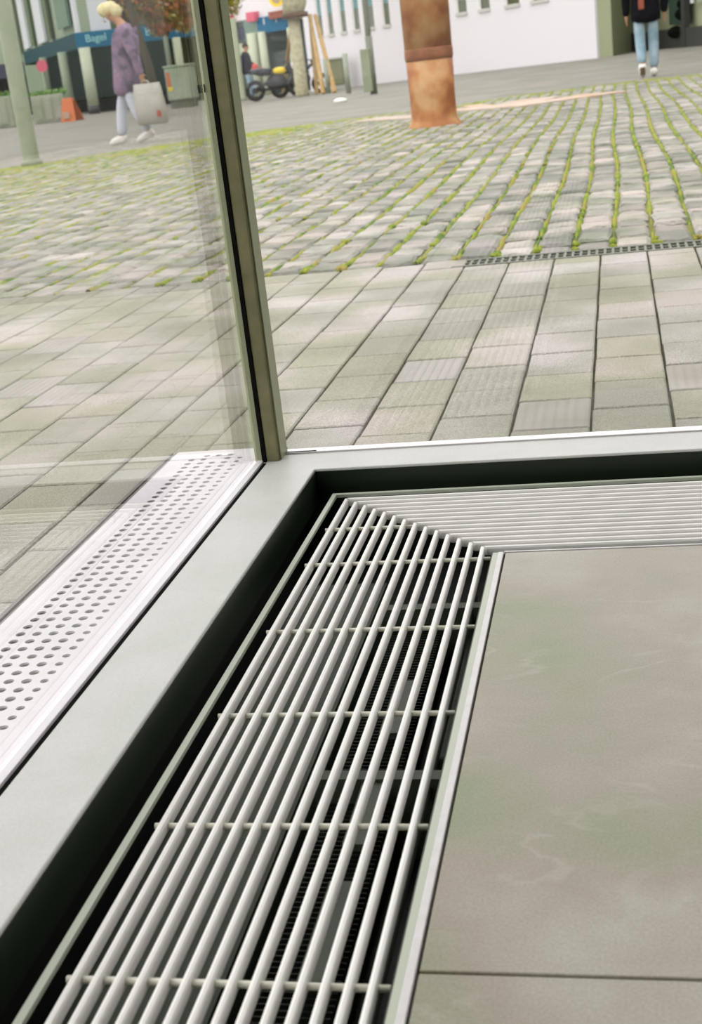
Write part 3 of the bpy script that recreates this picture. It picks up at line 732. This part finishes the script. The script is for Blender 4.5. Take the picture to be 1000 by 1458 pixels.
# dark arcade
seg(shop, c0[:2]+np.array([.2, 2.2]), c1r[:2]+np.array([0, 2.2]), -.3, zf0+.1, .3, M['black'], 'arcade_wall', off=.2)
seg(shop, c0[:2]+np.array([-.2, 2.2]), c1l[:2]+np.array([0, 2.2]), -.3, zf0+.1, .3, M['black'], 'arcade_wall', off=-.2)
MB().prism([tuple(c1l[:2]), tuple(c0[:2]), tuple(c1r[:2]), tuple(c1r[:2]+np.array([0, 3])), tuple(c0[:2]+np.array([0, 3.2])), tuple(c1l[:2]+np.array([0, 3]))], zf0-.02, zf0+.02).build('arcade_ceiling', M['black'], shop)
for (pb, D2, w3, m_) in (((127, 112), 52.2, 8.0, 'cream'), ((94.5, 112), 54.5, 6.5, 'bay'), ((66, 112), 58.5, 5, 'bay'), ((256, 90), 53.0, 6, 'cream')):
    p = P(pb[0], pb[1], D2); MB().tube([(p[0], p[1], -.1+.26), (p[0], p[1], zf0+.02)], w3/FPX*D2, 20).build('column', M[m_], shop, smooth=True)
    MB().tube([(p[0], p[1], -.15), (p[0], p[1], -.1+.26)], w3*1.05/FPX*D2, 20).build('column_base', M['darkbase'], shop, smooth=True)
def lettering(txt, loc, size, m, par, ang, ext=.01):
    cu = bpy.data.curves.new('lettering', 'FONT'); cu.body = txt; cu.size = size; cu.extrude = ext
    tmp = bpy.data.objects.new('tmp', cu); COL.objects.link(tmp); bpy.context.view_layer.update()
    me = bpy.data.meshes.new_from_object(tmp.evaluated_get(bpy.context.evaluated_depsgraph_get())); COL.objects.unlink(tmp); bpy.data.objects.remove(tmp)
    me.materials.clear(); me.materials.append(m)
    o = bpy.data.objects.new('lettering', me); COL.objects.link(o); o.parent = par; o.location = np.array(loc)-ORI[par.name]; o.rotation_euler = (math.pi/2, 0, ang); return o
angR = math.atan2(dR[1], dR[0])
for px_ in (123, 212, 258):
    p = P(px_, 61 if px_ < 200 else 50, DC)
    u = (p[:2]-c0[:2])@dR; q = c0[:2]+dR*u-np.array([0, .03]); lettering('Bagel', (q[0], q[1], zf0+.22), .40, M['bluetext'], shop, angR)
MB().prism([(-60, 84), (30, 84), (30, 85), (-60, 85)], -.3, 16).build('rear_block', M['bay'], shop)
# things before the shop
def simple(name, label, cat, group=None): pass
pl = G(72, 182); pd = depth(pl); U3 = pd/FPX
def planter(pxl, pxr, pyb, pyt, label, green):
    a = G(pxl, pyb+0.118*0); b = G(pxr, pyb-0.118*(pxr-pxl)); d = b-a; D3 = depth(a); r = empty('planter_box', tuple((a+b)/2)); tag(r, label, 'planter')
    zt3 = topz(a, pyt); MB().obox(a, b, .6, a[2], zt3, side=.3).build('box', M['planter'], r, bevel=.03)
    for f in (.2, .5, .8):
        MB().obox(a+d*(f-.11), a+d*(f+.11), .03, a[2]+.1, zt3-.08, side=-.016).build('front_panel', M['planter'], r, bevel=.01)
    mb = MB(); n = np.array([-d[1], d[0], 0])/np.linalg.norm(d[:2])
    for i in range(7): foliage(mb, a+d*(i+.5)/7+n*.3+np.array([0, 0, zt3-a[2]+.03]), .2, 80, .06, R, .7)
    tag(mb.build('plants', M[green], r), kind='stuff'); return zt3
planter(50, 95, 177, 138, 'pale planter box with green plants left of the shop columns', 'leafg')
planter(-60, 22, 190, 146, 'pale planter box with plants behind the left lamp post', 'leafg')
op = G(106, 172); od = depth(op); V = od/FPX
ab = empty('sandwich_board', tuple(op)); tag(ab, 'orange folding sign board right of the pale planter box', 'sign')
zt4 = topz(op, 139)
for sgn_ in (-1, 1):
    MB().add([(op[0]-13*V, op[1]+sgn_*.35, op[2]), (op[0]+9*V, op[1]+sgn_*.35, op[2]), (op[0]+3*V, op[1]+sgn_*.03, zt4), (op[0]-12*V, op[1]+sgn_*.03, zt4),
              (op[0]-13*V, op[1]+sgn_*.38, op[2]), (op[0]+9*V, op[1]+sgn_*.38, op[2]), (op[0]+3*V, op[1]+sgn_*.06, zt4), (op[0]-12*V, op[1]+sgn_*.06, zt4)],
             [(0, 1, 2, 3), (7, 6, 5, 4), (0, 4, 5, 1), (1, 5, 6, 2), (2, 6, 7, 3), (3, 7, 4, 0)]).build('board', M['orange'], ab)
MB().box(op[0]-9*V, op[0]+1*V, op[1]-.40, op[1]-.37, op[2]+.1, op[2]+.3).build('print_patch', M['stone'], ab)
rsg = P(60, 94, 56); rr_ = empty('round_sign', (rsg[0], rsg[1], gz(rsg[0], rsg[1]))); tag(rr_, 'small round red sign on a pole under the blue fascia', 'sign')
MB().tube([rsg+[0, -.03, 0], rsg+[0, .03, 0]], 8.5/FPX*56, 20).build('disc', M['pink'], rr_); MB().tube([(rsg[0], rsg[1]+.05, gz(rsg[0], rsg[1])), rsg+[0, .05, .1]], .07, 10).build('pole', M['bay'], rr_)
# far left street beyond: blue and dark shop, pale facade
fl_ = P(-40, 120, 75); fr_ = P(38, 120, 75); fs_ = empty('far_shop', (fl_[0], fl_[1], -.1)); tag(fs_, 'distant shop with dark window and small blue sign behind the left lamp post', 'building')
zt5 = topz(fr_, 108); zt6 = topz(fr_, 88)
seg(fs_, fl_, fr_, -.3, zt5, .4, M['black'], 'shop_window'); seg(fs_, fl_, fr_, zt5, zt6, .5, M['navy'], 'fascia'); seg(fs_, fl_, fr_, zt6, 12, .4, M['bay'], 'upper_wall')
seg(fs_, P(-20, 60, 74.5), P(5, 60, 74.5), zt6+.4, 9, .2, M['stone'], 'facade_panel'); seg(fs_, P(22, 60, 74.5), P(32, 60, 74.5), zt6+.4, 9, .2, M['winglass'], 'upper_window')

# grey container with stickers + slim pole
gb_ = G(270, 152); gd = depth(gb_); V = gd/FPX
gc = empty('recycling_container', tuple(gb_)); tag(gc, 'pale green container with a red and yellow sticker behind the white bag', 'container')
zc0, zc1 = topz(gb_, 141), topz(gb_, 94)
MB().box(gb_[0]-26*V, gb_[0]+10*V, gb_[1]-.3, gb_[1]+.5, zc0, zc1).build('body', M['cabinet'], gc, bevel=.05)
MB().box(gb_[0]-27*V, gb_[0]+11*V, gb_[1]-.33, gb_[1]+.53, zc1, zc1+.06).build('lid', M['cabinet'], gc, bevel=.02)
MB().box(gb_[0]-24*V, gb_[0]+8*V, gb_[1]-.2, gb_[1]+.4, gb_[2], zc0).build('base', M['poledark'], gc)
MB().box(gb_[0]-24*V, gb_[0]-18*V, gb_[1]-.31, gb_[1]-.30, zc0+.42*(zc1-zc0), zc0+.86*(zc1-zc0)).build('red_sticker', M['orange'], gc)
MB().box(gb_[0]-23*V, gb_[0]-17*V, gb_[1]-.31, gb_[1]-.302, zc0+.30*(zc1-zc0), zc0+.42*(zc1-zc0)).build('yellow_sticker', M['yellow'], gc)
hp_ = G(250, 150); tag(MB().tube([hp_, hp_+[0, 0, 5]], 4.0*V, 12).build('street_pole', M['polegrey'], None, smooth=True), 'slim grey-green pole left of the pale green container', 'pole')

# ================================================================== storefront right of the post (pink, blue awning)
D5 = 47.0
s0, s1 = P(296, 60, D5+3), P(426, 60, D5)
st = empty('arcade_store', ((s0[0]+s1[0])/2, s0[1], -.1)); tag(st, 'white storefront with blue and navy sign boards behind the motorbikes', 'building')
zt7 = topz(s1, 40); zt8 = topz(s1, 17)
seg(st, s0, s1, zt8, 9, .5, M['wall'], 'upper_wall', off=.25)
seg(st, s0, s1, -.3, zt8, .3, M['glassgreen'], 'glass_front', off=1.0)
def on(px, D=D5): 
    p = P(px, 60, D); d = (s1-s0)[:2]; n = np.array([-d[1], d[0]]); r_ = ray(px, 60)[:2]; t = ((s0[:2]-CAM[:2])@n)/(r_@n); return CAM[:2]+r_*t
seg(st, on(372), on(412), zt7, zt8, .2, M['blue'], 'blue_sign_board', off=0)
seg(st, on(335), on(352), zt7-.1, zt8-.25, .2, M['navy'], 'navy_sign_board', off=0)
seg(st, on(352), on(372), zt7-.2, zt8, .15, M['bayglass'], 'teal_sign_board', off=0)
for a, b in ((322, 338), (362, 374)): seg(st, on(a), on(b), zt8-.1, zt8+.22, .3, M['pink'], 'pink_banner', off=-.1)
seg(st, on(394), on(414), zt8-.12, zt8+.12, .3, M['rust'], 'brown_banner', off=-.1)
seg(st, on(336), on(346), zt8+.3, 6, .1, M['stone'], 'facade_stripe', off=-.05)
lp_ = (np.array([*on(379), zt7+.28])); lettering('im', (lp_[0], lp_[1]-.15, lp_[2]), .45, M['bead'], st, 0); lp_ = (np.array([*on(397), zt7+.3])); lettering('ness', (lp_[0], lp_[1]-.15, lp_[2]), .4, M['bead'], st, 0)
for (px_, w4) in ((331, 4), (362, 8), (376, 6), (420, 8)):
    q = on(px_); MB().tube([(q[0], q[1]-.2, -.2), (q[0], q[1]-.2, zt7+.05)], w4/FPX*D5, 14).build('column', M['cream'], st, smooth=True)
seg(st, on(340), on(358), zt7-.65, zt7-.25, .1, M['cream'], 'awning_valance', off=-.1)
dc = np.array([*on(395), 0]); MB().tube([(dc[0], dc[1]-.25, topz(dc, -4)), (dc[0], dc[1]-.3, topz(dc, -4))], .42, 24).build('round_emblem', M['yellow'], st) if False else None
em = P(394, -2, D5-.5); MB().tube([em, em+[0, -.06, 0]], 11/FPX*D5, 24).build('round_emblem', M['yellow'], st); MB().tube([em+[0, -.06, 0], em+[0, -.09, 0]], 6/FPX*D5, 20).build('emblem_centre', M['stone'], st)
ws = G(345, 144); wd_ = depth(ws); V = wd_/FPX
for (a_, t_, w4, lab) in ((346, 26, 4.2, 'white square pillar beside the man in the navy jacket'), (332, 20, 2.2, 'thin white pole with a yellow notice next to the corner post')):
    g0 = G(a_, 144 if a_ > 340 else 138); r0 = empty('white_pole', tuple(g0)); tag(r0, lab, 'pole')
    z7 = topz(g0, t_); MB().box(g0[0]-w4*V, g0[0]+w4*V, g0[1]-.08, g0[1]+.08, g0[2], z7).build('shaft', M['cream'], r0, bevel=.01)
    MB().box(g0[0]-w4*V*1.3, g0[0]+w4*V*1.3, g0[1]-.1, g0[1]+.1, g0[2]-.02, g0[2]+.08).build('foot', M['polegrey'], r0)
    if a_ < 340:
        zz0 = topz(g0, 88); MB().box(g0[0]-2*V, g0[0]+4.5*V, g0[1]-.12, g0[1]-.09, zz0, topz(g0, 64)).build('orange_notice', M['orange'], r0)
        MB().box(g0[0]-2*V, g0[0]+4.5*V, g0[1]-.14, g0[1]-.12, zz0, topz(g0, 82)).build('yellow_notice', M['yellow'], r0)

# ================================================================== motorbikes
def motorbike(base, s, paint, label):
    r = empty('motorbike', tuple(base)); tag(r, label, 'motorbike', 'motorbikes parked before the storefront')
    b = np.array(base)
    def T(x, y, z): return b+np.array([x, y, z])*s
    for sx_ in (-.68, .68):
        mb = MB(); mb.tube([T(sx_+.25*math.cos(q), 0, .31+.25*math.sin(q)) for q in [2*math.pi*i/20 for i in range(21)]], .065*s, 8, cap=False); wh = mb.build('wheel', M['tyre'], r, smooth=True)
        MB().tube([T(sx_, -.075, .31), T(sx_, .075, .31)], .09*s, 14).build('hub', M['chrome'], wh)
    MB().ball(T(.02, 0, .50), .26*s, 12, 8, (1.35, .6, .9)).build('engine', M['chrome'], r, smooth=True)
    MB().ball(T(.16, 0, .82), .16*s, 12, 8, (1.4, .65, .65)).build('tank', M[paint], r, smooth=True)
    MB().tube([T(-.75, 0, .88), T(-.45, 0, .84), T(-.1, 0, .80)], [.07*s, .13*s, .11*s], 10).build('seat', M['bikepaint'], r, smooth=True)
    MB().tube([T(.68, 0, .31), T(.52, 0, .78), T(.44, 0, 1.02)], .035*s, 8).build('fork', M['chrome'], r, smooth=True)
    MB().tube([T(.38, -.34, 1.06), T(.46, 0, 1.03), T(.38, .34, 1.06)], .018*s, 8).build('handlebar', M['bikepaint'], r, smooth=True)
    MB().tube([T(.55, 0, .92), T(.66, 0, .92)], [.09*s, .11*s], 14).build('headlamp', M['bead'], r, smooth=True)
    MB().tube([T(-.68, .1, .31), T(0, .1, .32)], .04*s, 8).build('exhaust', M['chrome'], r, smooth=True)
    MB().tube([T(-.68, 0, .34), T(-.2, 0, .55), T(.44, 0, .9)], .05*s, 8).build('frame', M['bikepaint'], r, smooth=True)
    return r
motorbike(G(396, 141), .92, 'yellow', 'black motorbike with a yellow tank between the man in navy and the staked tree')
motorbike(G(414, 138)+np.array([.3, .1, 0]), .9, 'bikepaint', 'all-black motorbike partly behind the timber stakes')

# ================================================================== people
def skin(name, J, Eg, rad, m, par, sub=1):
    me = bpy.data.meshes.new(name); o_ = ORI[par.name]
    keys = list(J); idx = {k: i for i, k in enumerate(keys)}
    me.from_pydata([tuple(np.array(J[k], float)) for k in keys], [(idx[a], idx[b]) for a, b in Eg], []); me.update()
    tmp = bpy.data.objects.new('tmp', me); COL.objects.link(tmp)
    sk = tmp.modifiers.new('s', 'SKIN'); sb = tmp.modifiers.new('u', 'SUBSURF'); sb.levels = sub; sb.render_levels = sub
    sk.use_smooth_shade = True
    d = me.skin_vertices[0].data
    for k in keys:
        q = rad[k]; q = q if hasattr(q, '__len__') else (q, q); d[idx[k]].radius = q
        d[idx[k]].use_root = False
    d[0].use_root = True
    bpy.context.view_layer.update()
    m2 = bpy.data.meshes.new_from_object(tmp.evaluated_get(bpy.context.evaluated_depsgraph_get()))
    COL.objects.unlink(tmp); bpy.data.objects.remove(tmp)
    m2.materials.clear(); m2.materials.append(m); m2.name = name
    o = bpy.data.objects.new(name, m2); COL.objects.link(o); o.parent = par; ORI[o.name] = o_; return o
def hand_pts(J, Eg, rad, w, pre, d, side):
    """palm + four fingers + thumb from wrist w pointing along d"""
    d = np.array(d, float); d /= np.linalg.norm(d); s = np.array(side, float)
    pm = np.array(w)+d*.05; J[pre+'palm'] = pm; Eg.append((pre+'wr', pre+'palm')); rad[pre+'palm'] = (.034, .02)
    for i, (o, l) in enumerate(((-.027, .070), (-.009, .082), (.009, .076), (.027, .060))):
        a = pm+d*.035+s*o; b = a+d*l*.5; c = b+(d*.7+np.cross(d, s)*.5)*l*.5
        for nme, q, r_ in (('a', a, .010), ('b', b, .009), ('c', c, .008)): J[pre+str(i)+nme] = q; rad[pre+str(i)+nme] = r_
        Eg += [(pre+'palm', pre+str(i)+'a'), (pre+str(i)+'a', pre+str(i)+'b'), (pre+str(i)+'b', pre+str(i)+'c')]
    a = np.array(w)+d*.03-s*.035; b = a+(d*.8-s*.5)*.035
    J[pre+'t1'] = a; J[pre+'t2'] = b; rad[pre+'t1'] = .012; rad[pre+'t2'] = .009; Eg += [(pre+'palm', pre+'t1'), (pre+'t1', pre+'t2')]
def person(base, K, label, mats, scale=1, face=(1, 0, 0), hair='short', jacket_hem=.78):
    """K: joints in the person's frame (x across the picture, y away, z up), metres"""
    base = np.array(base, float); r = empty('person', tuple(base)); tag(r, label, 'person')
    J = {k: np.array(v, float)*scale for k, v in K.items()}
    f = np.array(face, float); f /= np.linalg.norm(f); sdv = np.cross([0, 0, 1.0], f)
    B_ = {}; rd = {}; E_ = []
    def put(k, v, r_): B_[k] = v; rd[k] = r_
    put('pel', J['pel'], (.13, .11)); put('waist', (J['pel']+J['chest'])/2, (.12, .10)); put('chest', J['chest'], (.15, .11)); put('neckb', J['neck'], (.065, .06)); put('neckt', J['neck']*.45+J['head']*.55, (.055, .055))
    put('head', J['head'], (.078, .088)); put('crown', J['head']+(J['head']-J['neck'])*.42, (.068, .075))
    E_ += [('pel', 'waist'), ('waist', 'chest'), ('chest', 'neckb'), ('neckb', 'neckt'), ('neckt', 'head'), ('head', 'crown')]
    for s in 'lr':
        for k, r_ in (('sh', .06), ('el', .042), ('wr', .028), ('hip', .09), ('kn', .058), ('an', .042), ('to', .035)): put(s+k, J[s+k], r_)
        E_ += [('chest', s+'sh'), (s+'sh', s+'el'), (s+'el', s+'wr'), ('pel', s+'hip'), (s+'hip', s+'kn'), (s+'kn', s+'an'), (s+'an', s+'to')]
        hand_pts(B_, E_, rd, J[s+'wr'], s, J[s+'wr']-J[s+'el'], f)
    body = skin('body', B_, E_, rd, M['skin'], r)
    # face
    hc = J['head']+(J['head']-J['neck'])*.18; H0 = base
    nose = MB().add([hc+f*.083+np.array([0, 0, .015])+H0, hc+f*.11+np.array([0, 0, -.02])+H0, hc+f*.083+sdv*.014+np.array([0, 0, -.025])+H0, hc+f*.083-sdv*.014+np.array([0, 0, -.025])+H0], [(0, 1, 2), (0, 3, 1), (1, 3, 2), (0, 2, 3)]).build('nose', M['skin'], r)
    for q in (-1, 1):
        MB().ball(hc+f*.078+sdv*q*.03+np.array([0, 0, .018])+H0, .011, 8, 6).build('eye', M['hairdark'], r, smooth=True)
        MB().ball(hc+sdv*q*.082+np.array([0, 0, 0])+H0, .026, 8, 6, (.8, .8, 1.2)).build('ear', M['skin'], r, smooth=True)
    MB().ball(hc+f*.082+np.array([0, 0, -.05])+H0, .02, 8, 5, (1, 1, .4)).build('mouth', M['rust'], r, smooth=True)
    # hair
    up = (J['head']-J['neck']); up = up/np.linalg.norm(up)
    hb = MB().ball(hc+up*.05-f*.06+H0, .097, 14, 10, (1, 1, .95)); 
    if hair == 'full': hb.ball(hc-f*.07-up*.01+H0, .09, 12, 8); hb.ball(hc+up*.075+f*.01+H0, .09, 12, 8)
    hb.build('hair', M[mats['hair']], r, smooth=True)
    # jacket
    JB = {'chest': J['chest'], 'waist': J['waist'] if 'waist' in J else (J['chest']+J['pel'])/2, 'hemb': J['pel']*[1, 1, 0]+np.array([0, 0, jacket_hem+.10]), 'hem': J['pel']*[1, 1, 0]+np.array([0, 0, jacket_hem]), 'col': J['neck']+(J['neck']-J['chest'])*.02}
    rj = {'chest': (.19, .16), 'waist': (.21, .19), 'hemb': (.23, .21), 'hem': (.235, .215), 'col': (.085, .085)}; ej = [('chest', 'waist'), ('waist', 'hemb'), ('hemb', 'hem'), ('chest', 'col')]
    for s in 'lr':
        JB[s+'sh'] = J[s+'sh']; JB[s+'el'] = J[s+'el']; JB[s+'wr'] = J[s+'wr']*1.12-J[s+'el']*.12; rj[s+'sh'] = .095; rj[s+'el'] = .075; rj[s+'wr'] = .052
        ej += [('chest', s+'sh'), (s+'sh', s+'el'), (s+'el', s+'wr')]
    skin('jacket', JB, ej, rj, M[mats['jacket']], r)
    TB = {'pel': J['pel']}; rt = {'pel': (.12, .11)}; et = []
    for s in 'lr':
        for k, q in (('hip', .092), ('kn', .080), ('an', .070)): TB[s+k] = J[s+k]; rt[s+k] = q
        TB[s+'an'] = J[s+'an']*.97+J[s+'kn']*.03
        et += [('pel', s+'hip'), (s+'hip', s+'kn'), (s+'kn', s+'an')]
    skin('trousers', TB, et, rt, M[mats['trousers']], r)
    for s in 'lr':
        a, t = J[s+'an'], J[s+'to']; d = t-a; d = d/np.linalg.norm(d)
        hl = a-d*.06+np.array([0, 0, -.035]); 
        mb = MB().tube([hl+H0, a+np.array([0, 0, -.02])+H0, (a+t)/2+np.array([0, 0, -.005])+H0, t+H0, t+d*.05+H0], [.045, .058, .05, .045, .02], 10); mb.build('shoe', M[mats['shoe']], r, smooth=True)
    return r
# woman in lilac walking to the left
wp = G(190, 204)
Kw = dict(pel=(.04, 0, .86), chest=(.13, 0, 1.30), neck=(.10, 0, 1.46), head=(-.02, 0, 1.575),
          lsh=(.15, -.17, 1.36), lel=(.27, -.22, 1.08), lwr=(.32, -.22, .84), rsh=(.13, .17, 1.36), rel=(.02, .20, 1.08), rwr=(-.04, .2, .86),
          lhip=(.06, -.09, .82), lkn=(-.02+.14, -.09, .46), lan=(.27, -.09, .12), lto=(.14, -.09, .045),
          rhip=(.03, .09, .82), rkn=(-.11, .09, .46), ran=(-.17, .09, .085), rto=(-.30, .09, .035))
person(wp, Kw, 'blond person in a lilac jacket and pale trousers walking left with a white bag',
       dict(hair='blonde', jacket='lilac', trousers='trousers', shoe='shoe'), 1.0, face=(-.85, -.2, -.45), hair='full', jacket_hem=.58)
hp0 = wp+np.array([.36, -.235, .70])
bg_ = empty('shopping_bag', (hp0[0], hp0[1], wp[2]+.22)); tag(bg_, 'white plastic shopping bag hanging from the hand of the person in lilac', 'bag')
bm = MB(); prof = [(.0, .17, .07), (.02, .195, .10), (.25, .195, .09), (.44, .185, .045), (.50, .175, .012)]
vs = []; n = 14
for (z, hw, hd) in prof:
    for k in range(n):
        t = 2*math.pi*k/n; c, s = math.cos(t), math.sin(t); e = .45
        vs.append((hp0[0]+.02+.03*(.5-z)+hw*math.copysign(abs(c)**e, c), hp0[1]+hd*math.copysign(abs(s)**e, s)+.01*math.sin(7*t), wp[2]+.215+z))
fs = [(j*n+k, j*n+(k+1) % n, (j+1)*n+(k+1) % n, (j+1)*n+k) for j in range(len(prof)-1) for k in range(n)]+[tuple(range(n-1, -1, -1))]
bm.add(vs, fs).build('bag_body', M['bag'], bg_, smooth=True)
for yy in (-.012, .012):
    MB().tube([hp0+[-.06, yy, -.01], hp0+[-.03, yy, .05], hp0+[.03, yy, .05], hp0+[.08, yy, -.01]], .006, 6).build('handle', M['bag'], bg_, smooth=True)
MB().box(hp0[0]+.14, hp0[0]+.19, hp0[1]-.108, hp0[1]-.100, wp[2]+.30, wp[2]+.38).build('red_print', M['bagmark'], bg_)
# man at right, seen from behind
mp_ = G(923, 109)
Km = dict(pel=(0, 0, .92), chest=(0, 0, 1.32), neck=(0, 0, 1.50), head=(0, .03, 1.62),
          lsh=(-.19, 0, 1.42), lel=(-.27, -.03, 1.12), lwr=(-.27, .04, .87), rsh=(.19, 0, 1.42), rel=(.27, -.02, 1.12), rwr=(.26, .04, .87),
          lhip=(-.09, 0, .88), lkn=(-.09, -.02, .50), lan=(-.075, -.16, .16), lto=(-.075, -.10, .045),
          rhip=(.09, 0, .88), rkn=(.10, .04, .48), ran=(.09, .02, .085), rto=(.09, .15, .035))
man = person(mp_, Km, 'man seen from behind in a black jacket and light blue jeans, walking away',
       dict(hair='hairdark', jacket='jacket', trousers='jeans', shoe='shoe'), 1.0, face=(0, 1, 0), jacket_hem=.72)
MB().box(mp_[0]-.10, mp_[0]-.02, mp_[1]-.23, mp_[1]-.20, mp_[2]+.92, mp_[2]+1.45).build('rust_strap', M['rust'], man, bevel=.01)
MB().box(mp_[0]-.11, mp_[0]-.04, mp_[1]-.245, mp_[1]-.232, mp_[2]+.03, mp_[2]+.14).build('shoe_sole', M['sole'], man, bevel=.005)
# man in navy by the bikes
np_ = G(358, 143)
Kn = dict(pel=(.02, 0, .90), chest=(-.02, 0, 1.30), neck=(-.0, 0, 1.46), head=(.05, 0, 1.58),
          lsh=(-.02, -.18, 1.38), lel=(.06, -.22, 1.12), lwr=(.28, -.22, 1.0), rsh=(-.02, .18, 1.38), rel=(.05, .22, 1.12), rwr=(.27, .22, 1.0),
          lhip=(.02, -.09, .86), lkn=(.05, -.09, .47), lan=(.0, -.09, .085), lto=(.13, -.09, .035),
          rhip=(.02, .09, .86), rkn=(.12, .09, .47), ran=(.14, .09, .085), rto=(.27, .09, .035))
person(np_, Kn, 'dark-haired man in a navy jacket and jeans standing by the motorbikes, facing right',
       dict(hair='hairdark', jacket='jacketn', trousers='jeans', shoe='sole'), 1.0, face=(1, -.2, 0), jacket_hem=.76)
rb = np_+np.array([.30, -.22, .92])
tag(MB().ball(rb+[0, 0, .05], .11, 10, 7, (1, .7, 1.1)).build('red_pouch', M['red'], None, smooth=True), 'small red pouch held by the man in the navy jacket', 'bag')
